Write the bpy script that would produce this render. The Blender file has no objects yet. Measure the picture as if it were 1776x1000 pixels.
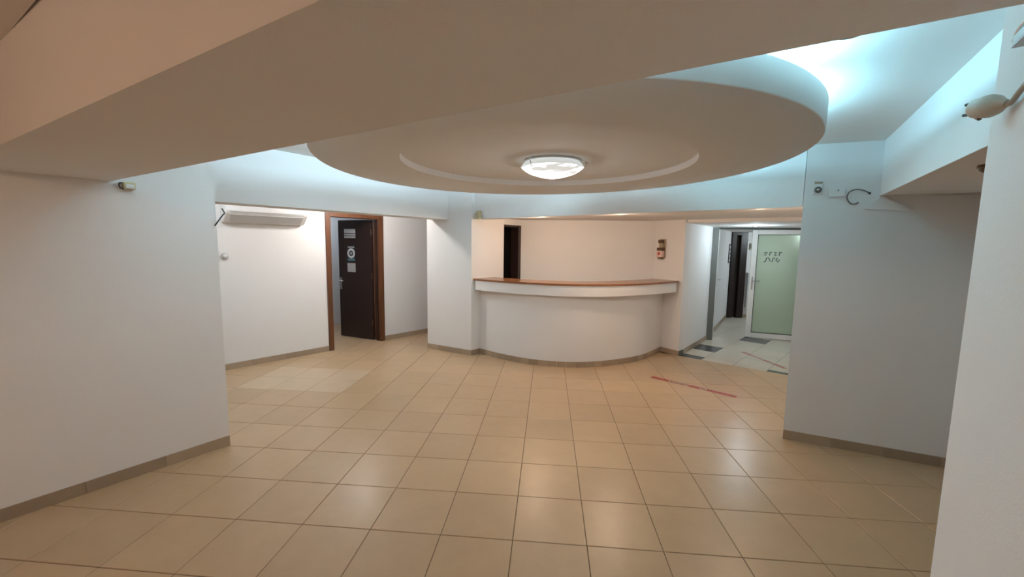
import bpy, bmesh, math, random
from mathutils import Vector, Matrix
random.seed(7)
SC = bpy.context.scene
COL = SC.collection

# ------------------------------------------------------------------ camera
def look_matrix(pitch, roll, yaw, loc):
    cy, sy = math.cos(yaw), math.sin(yaw); cp, sp = math.cos(pitch), math.sin(pitch)
    fwd = Vector((sy*cp, cy*cp, -sp)); right = Vector((cy, -sy, 0)); up = right.cross(fwd)
    cr, sr = math.cos(roll), math.sin(roll)
    r2 = cr*right + sr*up; u2 = -sr*right + cr*up
    m = Matrix((r2, u2, -fwd)).transposed().to_4x4()
    m.translation = loc
    return m
CAM = Vector((0.15605, -2.08849, 1.60174)); FOCAL = 719.04
CAM_M = look_matrix(0.107773, 0.014645, -0.08562, CAM)
cd = bpy.data.cameras.new('camera'); cam = bpy.data.objects.new('camera', cd); COL.objects.link(cam)
cd.sensor_width = 36; cd.lens = FOCAL/1776*36; cd.clip_start = 0.02; cam.matrix_world = CAM_M
SC.camera = cam
def project(p):
    d = CAM_M.inverted() @ Vector(p)
    if d.z > -0.05: return None
    return (888 + FOCAL*d.x/-d.z, 500 - FOCAL*d.y/-d.z)

# ------------------------------------------------------------------ world, lights, exposure
w = bpy.data.worlds.new('world'); SC.world = w; w.use_nodes = True
w.node_tree.nodes['Background'].inputs[0].default_value = (0.55, 0.6, 0.7, 1)
w.node_tree.nodes['Background'].inputs[1].default_value = 0.03
SC.view_settings.view_transform = 'Standard'; SC.view_settings.look = 'None'
SC.view_settings.exposure = 0.42; SC.view_settings.gamma = 1.0
SC.view_settings.use_curve_mapping = False

DISC_C = (0.083, 0.947); DISC_A = 1.492; DISC_B = 1.662; DISC_T = 0.5586; DISC_Z = 2.14; DISC_TOP = 2.27
COVE_COL = (0.36, 0.80, 1.0); WARM = (1.0, 0.74, 0.54); AMBER = (1.0, 0.64, 0.42); NEUT = (1.0, 0.97, 0.95)
def light(name, kind, loc, energy, color, size=0.05, rot=None, size_y=None, spot=None, blend=0.5):
    l = bpy.data.lights.new(name, kind); l.energy = energy; l.color = color
    if kind == 'AREA':
        l.size = size
        if size_y: l.shape = 'RECTANGLE'; l.size_y = size_y
    else:
        l.shadow_soft_size = size
    if kind == 'SPOT': l.spot_size = math.radians(spot or 100); l.spot_blend = blend
    o = bpy.data.objects.new(name, l); COL.objects.link(o); o.location = loc
    if rot is not None: o.rotation_euler = rot
    return o
# tubes lying in the cove on top of the ceiling disc, shining up and outwards
def rim_point(a, inset=0.0):
    u, v = (DISC_A-inset)*math.cos(a), (DISC_B-inset)*math.sin(a); c, s_ = math.cos(DISC_T), math.sin(DISC_T)
    return (DISC_C[0]+u*c-v*s_, DISC_C[1]+u*s_+v*c)
COVE_PALE = (0.56, 0.84, 1.0)
COVE_W = (4.5, 2.0, 4.2, 9.5, 10.5, 8.5, 5, 6, 6, 4.5)
for k in range(10):
    a = math.radians(18 + k*36); x, y = rim_point(a-DISC_T, 0.16)
    out = Vector((math.cos(a), math.sin(a), 0)); d = (Vector((0, 0, 1))*math.cos(math.radians(40)) + out*math.sin(math.radians(40)))
    l = light('cove_light', 'AREA', (x, y, 2.285), COVE_W[k], COVE_PALE if 1 <= k <= 6 else COVE_COL, size=0.05, size_y=0.6)
    ya = Vector((-math.sin(a), math.cos(a), 0)); za = -d; xa = ya.cross(za)
    m = Matrix((xa, ya, za)).transposed().to_4x4(); m.translation = (x, y, 2.285); l.matrix_world = m
light('lamp_glow', 'SPOT', (0.17, 0.92, 2.06), 33, NEUT, 0.12, spot=176, blend=0.35)
light('lamp_glow', 'POINT', (0.17, 0.92, 2.055), 4.0, NEUT, 0.03)
# bulbs of the downlights
for p, e in (((0.06, 3.42, 1.90), 10), ((0.98, 2.80, 1.90), 11.5), ((2.12, 2.02, 1.92), 6)):
    light('downlight_bulb', 'POINT', p, e, WARM, 0.04)
light('downlight_bulb', 'POINT', (-2.35, 3.3, 2.20), 23, (1.0, 0.97, 0.95), 0.05)
light('downlight_bulb', 'POINT', (-3.45, 1.85, 2.20), 8, (0.9, 0.95, 1.0), 0.05)
light('downlight_bulb', 'POINT', (3.3, 4.6, 1.86), 13, (0.72, 0.9, 1.0), 0.05)
light('downlight_bulb', 'POINT', (5.3, 6.6, 1.88), 24, (0.82, 0.94, 1.0), 0.05)
light('downlight_bulb', 'POINT', (-3.9, 4.8, 1.95), 9, (0.75, 0.86, 1.0), 0.05)  # fill light added to brighten the room behind the door
light('downlight_bulb', 'POINT', (-1.9, -3.1, 2.22), 26, AMBER, 0.06)

# ------------------------------------------------------------------ materials
def nt(name):
    m = bpy.data.materials.new(name); m.use_nodes = True
    t = m.node_tree; return m, t, t.nodes['Principled BSDF']
def link(t, a, b): t.links.new(a, b)
def plain(name, col, rough=0.5, metal=0.0, spec=0.5, noise=0.04, scale=12, bump=0.0, bscale=60, emit=None, es=0):
    m, t, b = nt(name)
    tc = t.nodes.new('ShaderNodeTexCoord'); n = t.nodes.new('ShaderNodeTexNoise'); n.inputs['Scale'].default_value = scale
    n.inputs['Detail'].default_value = 4
    link(t, tc.outputs['Object'], n.inputs['Vector'])
    mx = t.nodes.new('ShaderNodeMix'); mx.data_type = 'RGBA'
    mx.inputs[6].default_value = (*[c*(1-noise) for c in col], 1); mx.inputs[7].default_value = (*[min(1, c*(1+noise)) for c in col], 1)
    link(t, n.outputs['Fac'], mx.inputs[0]); link(t, mx.outputs[2], b.inputs['Base Color'])
    b.inputs['Roughness'].default_value = rough; b.inputs['Metallic'].default_value = metal
    b.inputs['Specular IOR Level'].default_value = spec
    if bump:
        n2 = t.nodes.new('ShaderNodeTexNoise'); n2.inputs['Scale'].default_value = bscale; link(t, tc.outputs['Object'], n2.inputs['Vector'])
        bp = t.nodes.new('ShaderNodeBump'); bp.inputs['Strength'].default_value = bump; bp.inputs['Distance'].default_value = 0.004
        link(t, n2.outputs['Fac'], bp.inputs['Height']); link(t, bp.outputs['Normal'], b.inputs['Normal'])
    if emit: b.inputs['Emission Color'].default_value = (*emit, 1); b.inputs['Emission Strength'].default_value = es
    return m
def tile_mat(name, col, var=0.10, rough=0.30):
    m, t, b = nt(name)
    oi = t.nodes.new('ShaderNodeObjectInfo'); tc = t.nodes.new('ShaderNodeTexCoord')
    geo = t.nodes.new('ShaderNodeNewGeometry')
    n = t.nodes.new('ShaderNodeTexNoise'); n.inputs['Scale'].default_value = 5; n.inputs['Detail'].default_value = 6; n.inputs['Roughness'].default_value = 0.65
    link(t, geo.outputs['Position'], n.inputs['Vector'])
    s = t.nodes.new('ShaderNodeMath'); s.operation = 'MULTIPLY_ADD'; s.inputs[1].default_value = var; s.inputs[2].default_value = 1-var*0.5
    link(t, oi.outputs['Random'], s.inputs[0])
    s2 = t.nodes.new('ShaderNodeMath'); s2.operation = 'MULTIPLY_ADD'; s2.inputs[1].default_value = 0.26; s2.inputs[2].default_value = 0.87
    link(t, n.outputs['Fac'], s2.inputs[0])
    mu = t.nodes.new('ShaderNodeMath'); mu.operation = 'MULTIPLY'; link(t, s.outputs[0], mu.inputs[0]); link(t, s2.outputs[0], mu.inputs[1])
    vm = t.nodes.new('ShaderNodeVectorMath'); vm.operation = 'SCALE'; vm.inputs[0].default_value = col; link(t, mu.outputs[0], vm.inputs['Scale'])
    link(t, vm.outputs[0], b.inputs['Base Color'])
    b.inputs['Roughness'].default_value = rough
    return m
def wood(name, c1, c2, rough=0.35, axis='Z', scale=6):
    m, t, b = nt(name)
    tc = t.nodes.new('ShaderNodeTexCoord'); mp = t.nodes.new('ShaderNodeMapping')
    sc = {'X': (1, 14, 14), 'Y': (14, 1, 14), 'Z': (14, 14, 1)}[axis]
    mp.inputs['Scale'].default_value = sc; link(t, tc.outputs['Object'], mp.inputs['Vector'])
    n = t.nodes.new('ShaderNodeTexNoise'); n.inputs['Scale'].default_value = scale/3; n.inputs['Detail'].default_value = 5; n.inputs['Distortion'].default_value = 0.6
    link(t, mp.outputs[0], n.inputs['Vector'])
    cr = t.nodes.new('ShaderNodeValToRGB'); cr.color_ramp.elements[0].position = .3; cr.color_ramp.elements[1].position = .7
    cr.color_ramp.elements[0].color = (*c1, 1); cr.color_ramp.elements[1].color = (*c2, 1)
    link(t, n.outputs['Fac'], cr.inputs[0]); link(t, cr.outputs[0], b.inputs['Base Color']); b.inputs['Roughness'].default_value = rough
    return m
M = {}
M['wall'] = plain('white_paint', (0.80, 0.79, 0.78), 0.75, spec=0.25, noise=0.025, scale=2.5, bump=0.12, bscale=180)
M['ceil'] = plain('ceiling_paint', (0.80, 0.785, 0.765), 0.85, spec=0.15, noise=0.02, scale=2)
M['tile'] = tile_mat('beige_tile', (0.505, 0.348, 0.205))
M['tile_sheen'] = tile_mat('sheen_tile', (0.57, 0.43, 0.29), 0.06)  # paler copy of the floor tile, painting in a reflection
M['tile_hall'] = tile_mat('cream_tile', (0.60, 0.55, 0.46), 0.10, 0.28)
M['tile_dark'] = tile_mat('slate_tile', (0.07, 0.075, 0.075), 0.3, 0.25)
M['grout'] = plain('grout', (0.13, 0.085, 0.05), 0.9, noise=0.2)
M['grout_hall'] = plain('grout_pale', (0.33, 0.29, 0.23), 0.9, noise=0.2)
M['skirt'] = tile_mat('skirting_tile', (0.37, 0.28, 0.195), 0.30, 0.35)
M['skirt_dark'] = plain('skirting_slate', (0.09, 0.085, 0.07), 0.35, noise=0.2, scale=9)
M['wood_frame'] = wood('brown_frame_wood', (0.085, 0.028, 0.009), (0.135, 0.046, 0.014), 0.4)
M['wood_leaf'] = wood('dark_leaf_wood', (0.018, 0.008, 0.007), (0.028, 0.012, 0.009), 0.4)
M['wood_dark'] = wood('near_black_wood', (0.012, 0.006, 0.005), (0.022, 0.011, 0.008), 0.4)
M['wood_mid'] = wood('grey_brown_wood', (0.05, 0.035, 0.03), (0.08, 0.058, 0.05), 0.45)
M['wood_top'] = wood('countertop_wood', (0.22, 0.085, 0.035), (0.33, 0.14, 0.06), 0.22, 'X', 9)
M['plastic'] = plain('white_plastic', (0.78, 0.78, 0.77), 0.35, noise=0.02)
M['plastic_grey'] = plain('grey_plastic', (0.52, 0.52, 0.52), 0.4, noise=0.02)
M['cream'] = plain('yellowed_plastic', (0.55, 0.50, 0.30), 0.4, noise=0.05)
M['pvc'] = plain('white_pvc', (0.74, 0.74, 0.72), 0.3, noise=0.02)
M['black'] = plain('black_plastic', (0.012, 0.012, 0.013), 0.4, noise=0.1)
M['gasket'] = plain('dark_gasket', (0.05, 0.055, 0.05), 0.6)
M['shade_grey'] = plain('shade_band', (0.13, 0.14, 0.13), 0.6)  # dark tone standing in for shade on the hall wall
M['chrome'] = plain('chrome', (0.75, 0.75, 0.76), 0.15, metal=1.0, noise=0.02)
M['steel'] = plain('brushed_steel', (0.5, 0.5, 0.5), 0.35, metal=1.0, noise=0.05)
M['paper'] = plain('paper', (0.62, 0.64, 0.66), 0.8, noise=0.04)
M['paper_dim'] = plain('paper_dim', (0.42, 0.42, 0.42), 0.8, noise=0.06)
M['teal'] = plain('teal_print', (0.10, 0.22, 0.23), 0.7)
M['navy'] = plain('navy_print', (0.025, 0.03, 0.05), 0.7)
M['amber'] = plain('brown_plastic', (0.10, 0.055, 0.02), 0.35, noise=0.1)
M['sensor_tan'] = plain('tan_plastic', (0.42, 0.33, 0.22), 0.4, noise=0.05)
M['pinkish'] = plain('clear_pink_bottle', (0.78, 0.55, 0.50), 0.25, noise=0.03)
M['red'] = plain('red_print', (0.42, 0.03, 0.02), 0.5)
M['cable_grey'] = plain('grey_cable', (0.13, 0.13, 0.12), 0.5)
M['cable_cream'] = plain('cream_cable', (0.42, 0.38, 0.32), 0.45)
M['plug'] = plain('cream_rubber', (0.50, 0.45, 0.37), 0.45, noise=0.06)
M['brass'] = plain('brass', (0.62, 0.45, 0.20), 0.3, metal=1.0)
M['letter'] = plain('etched_letter', (0.10, 0.13, 0.12), 0.6)
def glass_mat():
    m, t, b = nt('frosted_glass')
    b.inputs['Base Color'].default_value = (0.62, 0.72, 0.58, 1); b.inputs['Roughness'].default_value = 0.5
    b.inputs['Transmission Weight'].default_value = 0.55; b.inputs['IOR'].default_value = 1.2
    n = t.nodes.new('ShaderNodeTexNoise'); n.inputs['Scale'].default_value = 250
    bp = t.nodes.new('ShaderNodeBump'); bp.inputs['Strength'].default_value = 0.1; link(t, n.outputs['Fac'], bp.inputs['Height']); link(t, bp.outputs[0], b.inputs['Normal'])
    return m
M['glass'] = glass_mat()
def lamp_mat():
    m, t, b = nt('alabaster_glass')
    tc = t.nodes.new('ShaderNodeTexCoord'); mp = t.nodes.new('ShaderNodeMapping'); mp.inputs['Scale'].default_value = (3, 13, 26); mp.inputs['Rotation'].default_value = (0.1, 0.12, 0.1)
    link(t, tc.outputs['Object'], mp.inputs['Vector'])
    n = t.nodes.new('ShaderNodeTexNoise'); n.inputs['Scale'].default_value = 1.1; n.inputs['Detail'].default_value = 3; link(t, mp.outputs[0], n.inputs['Vector'])
    cr = t.nodes.new('ShaderNodeValToRGB'); cr.color_ramp.elements[0].position = .44; cr.color_ramp.elements[0].color = (.055, .058, .058, 1)
    cr.color_ramp.elements[1].position = .56; cr.color_ramp.elements[1].color = (1, 1, 1, 1)
    link(t, n.outputs['Fac'], cr.inputs[0]); link(t, cr.outputs[0], b.inputs['Emission Color'])
    b.inputs['Emission Strength'].default_value = 7.0; b.inputs['Base Color'].default_value = (.8, .8, .78, 1); b.inputs['Roughness'].default_value = 0.2
    return m
M['lamp'] = lamp_mat()
M['lamp_rim'] = plain('rim_glass', (0.55, 0.57, 0.56), 0.2, emit=(0.8, 0.85, 0.84), es=0.45)
M['bulb'] = plain('bulb', (0.9, 0.8, 0.6), 0.3, emit=(1.0, 0.68, 0.40), es=30)
M['bulb_cool'] = plain('bulb_cool', (0.9, 0.9, 0.9), 0.3, emit=(0.88, 0.96, 1.0), es=30)
def tape_mat(fade):
    m, t, b = nt('warning_tape')
    tc = t.nodes.new('ShaderNodeTexCoord'); sx = t.nodes.new('ShaderNodeSeparateXYZ'); link(t, tc.outputs['Object'], sx.inputs[0])
    mp = t.nodes.new('ShaderNodeMapping'); mp.inputs['Scale'].default_value = (34, 60, 1); link(t, tc.outputs['Object'], mp.inputs['Vector'])
    n = t.nodes.new('ShaderNodeTexNoise'); n.inputs['Scale'].default_value = 1.0; n.inputs['Detail'].default_value = 1; link(t, mp.outputs[0], n.inputs['Vector'])
    st = t.nodes.new('ShaderNodeMath'); st.operation = 'GREATER_THAN'; st.inputs[1].default_value = 0.52; link(t, n.outputs['Fac'], st.inputs[0])
    seg = t.nodes.new('ShaderNodeValToRGB'); seg.color_ramp.interpolation = 'CONSTANT'
    R_ = (0.52, 0.055, 0.04, 1); P_ = (0.50, 0.27, 0.21, 1)
    if fade: R_ = (0.50, 0.17, 0.13, 1); P_ = (0.52, 0.36, 0.30, 1)
    e = seg.color_ramp.elements; e[0].position = 0; e[0].color = R_; e[1].position = .22; e[1].color = P_
    for p_, c_ in ((.47, R_), (.60, P_), (.68, R_)):
        q = e.new(p_); q.color = c_
    dv = t.nodes.new('ShaderNodeMath'); dv.operation = 'DIVIDE'; dv.inputs[1].default_value = 0.95; link(t, sx.outputs[0], dv.inputs[0]); link(t, dv.outputs[0], seg.inputs[0])
    mx = t.nodes.new('ShaderNodeMix'); mx.data_type = 'RGBA'; mx.inputs[7].default_value = (0.30, 0.07, 0.05, 1) if fade else (0.05, 0.018, 0.012, 1)
    link(t, seg.outputs[0], mx.inputs[6]); ml = t.nodes.new('ShaderNodeMath'); ml.operation = 'MULTIPLY'; ml.inputs[1].default_value = .75
    link(t, st.outputs[0], ml.inputs[0]); link(t, ml.outputs[0], mx.inputs[0]); link(t, mx.outputs[2], b.inputs['Base Color'])
    b.inputs['Roughness'].default_value = 0.35
    return m
M['tape'] = tape_mat(False); M['tape_faded'] = tape_mat(True)

# ------------------------------------------------------------------ mesh helpers
def obj(name, bm, mat, parent=None, smooth=False):
    bmesh.ops.recalc_face_normals(bm, faces=bm.faces)
    me = bpy.data.meshes.new(name); bm.to_mesh(me); bm.free()
    if smooth:
        for p in me.polygons: p.use_smooth = True
    me.materials.append(M[mat] if isinstance(mat, str) else mat)
    o = bpy.data.objects.new(name, me); COL.objects.link(o)
    if parent: o.parent = parent
    return o
def tag(o, label=None, cat=None, group=None, kind=None):
    if label: o['label'] = label
    if cat: o['category'] = cat
    if group: o['group'] = group
    if kind: o['kind'] = kind
    return o
def thing(name, label, cat, loc=(0, 0, 0), rz=0.0, group=None, kind=None):
    o = bpy.data.objects.new(name, None); COL.objects.link(o); o.location = loc; o.rotation_euler = (0, 0, rz)
    return tag(o, label, cat, group, kind)
def prism_bm(poly, z0, z1, bm=None):
    bm = bm or bmesh.new()
    n = len(poly)
    def zz(z, p): return z(p) if callable(z) else z
    a = [bm.verts.new((p[0], p[1], zz(z0, p))) for p in poly]; b = [bm.verts.new((p[0], p[1], zz(z1, p))) for p in poly]
    bm.faces.new(a[::-1]); bm.faces.new(b)
    for i in range(n): bm.faces.new((a[i], a[(i+1) % n], b[(i+1) % n], b[i]))
    return bm
def box_bm(x0, x1, y0, y1, z0, z1, bm=None, bev=0.0):
    own = bm is None; b2 = bmesh.new()
    prism_bm([(x0, y0), (x1, y0), (x1, y1), (x0, y1)], z0, z1, b2)
    if bev: bmesh.ops.bevel(b2, geom=list(b2.edges), offset=bev, segments=2, profile=0.6, affect='EDGES')
    if own: return b2
    join(bm, b2); return bm
def join(dst, src):
    m = {v: dst.verts.new(v.co) for v in src.verts}
    for f in src.faces: dst.faces.new([m[v] for v in f.verts])
    src.free()
def lathe_bm(prof, seg=48, cap=True):
    bm = bmesh.new(); rings = []
    for r, z in prof:
        if r < 1e-5: rings.append([bm.verts.new((0, 0, z))])
        else: rings.append([bm.verts.new((r*math.cos(2*math.pi*i/seg), r*math.sin(2*math.pi*i/seg), z)) for i in range(seg)])
    for A, B in zip(rings, rings[1:]):
        for i in range(seg):
            j = (i+1) % seg
            if len(A) == 1 and len(B) > 1: bm.faces.new((A[0], B[i], B[j]))
            elif len(B) == 1 and len(A) > 1: bm.faces.new((A[i], A[j], B[0]))
            elif len(A) > 1: bm.faces.new((A[i], A[j], B[j], B[i]))
    return bm
def tube_bm(pts, r, seg=8, bm=None):
    bm = bm or bmesh.new(); pts = [Vector(p) for p in pts]; rings = []
    prev = None
    for i, p in enumerate(pts):
        d = (pts[min(i+1, len(pts)-1)] - pts[max(i-1, 0)]).normalized()
        u = d.orthogonal().normalized() if prev is None else (prev - d*prev.dot(d)).normalized()
        prev = u; v = d.cross(u); rr = r[i] if isinstance(r, (list, tuple)) else r
        rings.append([bm.verts.new(p + rr*(math.cos(2*math.pi*k/seg)*u + math.sin(2*math.pi*k/seg)*v)) for k in range(seg)])
    for A, B in zip(rings, rings[1:]):
        for i in range(seg): bm.faces.new((A[i], A[(i+1) % seg], B[(i+1) % seg], B[i]))
    bm.faces.new(rings[0][::-1]); bm.faces.new(rings[-1])
    return bm
def smooth_path(pts, n=8):
    out = []; P = [Vector(p) for p in pts]
    for i in range(len(P)-1):
        a, b, c, d = P[max(i-1, 0)], P[i], P[i+1], P[min(i+2, len(P)-1)]
        for k in range(n):
            t = k/n
            out.append(0.5*((2*b) + (c-a)*t + (2*a-5*b+4*c-d)*t*t + (3*b-a-3*c+d)*t**3))
    out.append(P[-1]); return out
V2 = lambda p: Vector((p[0], p[1]))
def strip(a, b, th, side=1):
    """footprint of a straight wall from a to b, thickness th to the left (side=1) or right of a->b"""
    a, b = V2(a), V2(b); d = (b-a).normalized(); n = Vector((-d.y, d.x))*th*side
    return [tuple(a), tuple(b), tuple(b+n), tuple(a+n)]
def struct(name, bm, mat, label):
    o = obj(name, bm, mat); tag(o, label, None, None, 'structure'); return o
def zc(p): return 2.435 - 0.014*p[0]          # the main ceiling, not quite level
def frame_of(a, b, z=0):
    """location and z-rotation whose local +x runs a->b and local -y faces right of it"""
    d = V2(b)-V2(a); return (a[0], a[1], z), math.atan2(d.y, d.x)

# ------------------------------------------------------------------ plan points
L1 = (-2.303, 0.821); LD = Vector((0.583, 0.986)).normalized()
L0 = tuple(V2(L1) - LD*6.2)
DL, DR = (-3.011, 3.607), (-2.473, 4.35); BE = (V2(DR)-V2(DL)).normalized(); BN = Vector((-BE.y, BE.x))
PIER_L, PIER_R = (-1.642, 3.977), (-0.912, 3.649)
LT0, LT1 = (-2.76, 1.40), (-1.17, 4.0); LTD = (V2(LT1)-V2(LT0)).normalized()
CW_END = (-0.515, 4.163); CB_L = (-0.30, 4.55); CB_R = (1.773, 4.425)
PR, PRC = (2.088, 4.04), (2.188, 4.151); HALL2 = (3.10, 5.50)
W0, W1 = (2.169, 1.455), (3.083, 1.108); WD = (V2(W1)-V2(W0)).normalized(); WN = Vector((-WD.y, WD.x))
TH0, TH1 = (2.12, 4.04), (3.35, 3.20)
ST0 = (2.61, 1.289); STD = Vector((-0.449, -0.893)).normalized()
NE = (1.035, -1.145); ND = Vector((-0.5, -0.866))
BF0, BF1 = (-2.60, 0.345), (0.79, -1.37); BFD = (V2(BF1)-V2(BF0)).normalized(); BFN = Vector((BFD.y, -BFD.x))

# ------------------------------------------------------------------ floors
floor = struct('floor', prism_bm([(-6, -7.2), (5.6, -7.2), (5.6, 9.2), (-6, 9.2)], -0.12, -0.0025), 'grout',
               'beige ceramic tiled floor with dark grout lines')
TS = 0.40; GAP = 0.0035
def tile_bm(sx, sy):
    bm = bmesh.new(); c = 0.0022; x, y = sx/2, sy/2
    a = [bm.verts.new((px, py, -0.008)) for px, py in ((-x, -y), (x, -y), (x, y), (-x, y))]
    b = [bm.verts.new((px, py, -c)) for px, py in ((-x, -y), (x, -y), (x, y), (-x, y))]
    d = [bm.verts.new((px, py, 0)) for px, py in ((-x+c, -y+c), (x-c, -y+c), (x-c, y-c), (-x+c, y-c))]
    for A, B in ((a, b), (b, d)):
        for i in range(4): bm.faces.new((A[i], A[(i+1) % 4], B[(i+1) % 4], B[i]))
    bm.faces.new(d); return bm
def side_of(p, a, b): return (b[0]-a[0])*(p[1]-a[1]) - (b[1]-a[1])*(p[0]-a[0])
def inpoly(p, poly):
    r = False
    for i in range(len(poly)):
        (x1, y1), (x2, y2) = poly[i], poly[i-1]
        if (y1 > p[1]) != (y2 > p[1]) and p[0] < (x2-x1)*(p[1]-y1)/(y2-y1)+x1: r = not r
    return r
SEEN = [(-6, -7), (1.1, -1.2), (3.3, 1.0), (2.2, 1.5), (3.3, 3.2), (2.1, 4.05), (1.9, 4.3), (0.3, 3.2), (-0.8, 3.75), (-1.6, 4.0), (-1.6, 5.1), (-2.0, 5.0), (-4.2, 2.0), (-3.7, 2.3), (-2.3, 0.8)]
tm = None; singles = []; rest = []
for c in range(-15, 14):
    for r in range(-18, 16):
        cx, cy = (c+.5)*TS, (r+.5)*TS
        corners = [(cx+sx*TS/2, cy+sy*TS/2) for sx in (-1, 1) for sy in (-1, 1)]
        s = [side_of(p, TH0, TH1) for p in corners]
        beyond = cx > 1.9 and cy > 2.6
        if beyond and min(s) > 0: continue
        if cx > 2.3 and cy > 4.2: continue
        cut = beyond and max(s) > 0
        pr = [project((*p, 0)) for p in corners]
        vis = all(q is not None for q in pr) and any(-5 < q[0] < 1781 and -5 < q[1] < 1005 for q in pr) and any(inpoly(p, SEEN) for p in corners + [(cx, cy)])
        area = 0
        if vis:
            xs = [q[0] for q in pr]; ys = [q[1] for q in pr]; area = (max(xs)-min(xs))*(max(ys)-min(ys))
        (singles if vis else rest).append((area, cx, cy, cut))
singles.sort(key=lambda q: -q[0]); rest += singles[255:]; singles = singles[:255]
def cut_tile(cx, cy, keep_neg=True):
    bm = tile_bm(TS-GAP, TS-GAP); bmesh.ops.translate(bm, verts=bm.verts, vec=(cx, cy, 0))
    d = (V2(TH1)-V2(TH0)).normalized(); n = Vector((-d.y, d.x, 0))
    bmesh.ops.bisect_plane(bm, geom=list(bm.verts)+list(bm.edges)+list(bm.faces), plane_co=(TH0[0], TH0[1], 0), plane_no=n, clear_outer=keep_neg, clear_inner=not keep_neg)
    bmesh.ops.translate(bm, verts=bm.verts, vec=(-cx, -cy, 0)); return bm
base = None
for a, cx, cy, cut in singles:
    new = (-3.25 < cx < -2.0 and 2.0 < cy < 2.8)  # tiles whose colour carries the reflection of the bright back wall
    if cut:
        o = obj('tile', cut_tile(cx, cy), 'tile', floor)
    else:
        key = 'tile_sheen' if new else 'tile'
        if base is None: base = {}
        if key not in base:
            bm = tile_bm(TS-GAP, TS-GAP); me = bpy.data.meshes.new('tile'); bm.to_mesh(me); bm.free(); me.materials.append(M[key]); base[key] = me
        o = bpy.data.objects.new('tile', base[key]); COL.objects.link(o); o.parent = floor
    o.location = (cx, cy, 0)
bm = bmesh.new()
for a, cx, cy, cut in rest:
    b2 = cut_tile(cx, cy) if cut else tile_bm(TS-GAP, TS-GAP)
    if cut: bmesh.ops.recalc_face_normals(b2, faces=b2.faces)
    bmesh.ops.translate(b2, verts=b2.verts, vec=(cx, cy, 0)); join(bm, b2)
o = obj('tile_field', bm, 'tile', floor); o['kind'] = 'stuff'

# hall floor: cream tiles laid along the hall, with slate ones let in
hall_poly = [TH0, TH1, (5.6, 3.2), (5.6, 9.2), (2.2, 9.2), (2.1, 4.2)]
hfloor = struct('floor_hall', prism_bm(hall_poly, -0.10, -0.0015), 'grout_hall', 'cream and slate tiled hall floor beyond the reception')
HA = math.radians(51); HE1 = Vector((math.cos(HA), math.sin(HA))); HE2 = Vector((math.sin(HA), -math.cos(HA)))
HO = Vector((2.69, 4.61)); DARK = {(0, 0), (-2, 0), (3, 1), (-2, 3), (6, 2), (3, -2), (0, 4)}
hb = {}; hrest = bmesh.new()
for r in range(-4, 10):
    for c in range(-5, 9):
        ctr = HO + HE1*(r*TS) + HE2*(c*TS)
        cs = [ctr + HE1*sx*TS/2 + HE2*sy*TS/2 for sx in (-1, 1) for sy in (-1, 1)]
        s = [side_of(p, TH0, TH1) for p in cs]
        if max(s) <= 0.001: continue
        if ctr.x > 5.4 or ctr.y > 9 or ctr.x < 1.8: continue
        key = 'tile_dark' if (r, c) in DARK else 'tile_hall'
        q = project((ctr.x, ctr.y, 0)); vis = q and 1150 < q[0] < 1400 and q[1] < 680 and ctr.y < 7.4
        cut = min(s) < -0.001
        if cut or not vis:
            b2 = tile_bm(TS-GAP, TS-GAP)
            bmesh.ops.transform(b2, verts=b2.verts, matrix=Matrix.Translation((ctr.x, ctr.y, 0)) @ Matrix.Rotation(HA, 4, 'Z'))
            if cut:
                d = (V2(TH1)-V2(TH0)).normalized()
                bmesh.ops.bisect_plane(b2, geom=list(b2.verts)+list(b2.edges)+list(b2.faces), plane_co=(TH0[0], TH0[1], 0), plane_no=(-d.y, d.x, 0), clear_inner=True)
            if not b2.faces: b2.free(); continue
            if vis: obj('tile', b2, key, hfloor)
            else: join(hrest, b2)
        else:
            if key not in hb:
                bm = tile_bm(TS-GAP, TS-GAP); me = bpy.data.meshes.new('tile'); bm.to_mesh(me); bm.free(); me.materials.append(M[key]); hb[key] = me
            o = bpy.data.objects.new('tile', hb[key]); COL.objects.link(o); o.parent = hfloor; o.location = (ctr.x, ctr.y, 0); o.rotation_euler = (0, 0, HA)
o = obj('tile_field', hrest, 'tile_hall', hfloor); o['kind'] = 'stuff'

# ------------------------------------------------------------------ ceilings
struct('ceiling', prism_bm([(-6, -7.2), (5.6, -7.2), (5.6, 9.2), (-6, 9.2)], zc, 2.75), 'ceil', 'smooth white plaster ceiling above the round panel')
# low ceiling over the counter and the hall
beamA = (-0.93, 3.72); beamB = (2.19, 1.50); bd = (V2(beamB)-V2(beamA)).normalized(); bn = Vector((-bd.y, bd.x))
low_poly = [tuple(V2(beamA)+bn*.02), tuple(V2(beamB)+bn*.02+bd*.3), (4.2, 2.9), TH1, TH0, (1.95, 4.6), (1.9, 5.4), (-0.5, 5.6), (-0.95, 4.6)]
struct('ceiling_counter', prism_bm(low_poly, 1.975, 2.03), 'ceil', 'low plaster ceiling above the reception counter')
struct('ceiling_hall', prism_bm([TH0, TH1, (5.6, 3.2), (5.6, 9.2), (2.0, 9.2), (1.95, 4.7)], 1.93, 2.02), 'ceil', 'low ceiling of the hall behind the glass doors')
struct('ceiling_side_room', prism_bm([tuple(V2(LT0)-LTD*2.2+Vector((-.855, .52))*.25), tuple(V2(LT1)+LTD*.9+Vector((-.855, .52))*.25), (-1.3, 5.7), (-5.2, 5.7), (-5.6, .9)], 2.30, 2.36), 'ceil', 'ceiling of the side room with the air conditioner')

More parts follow.
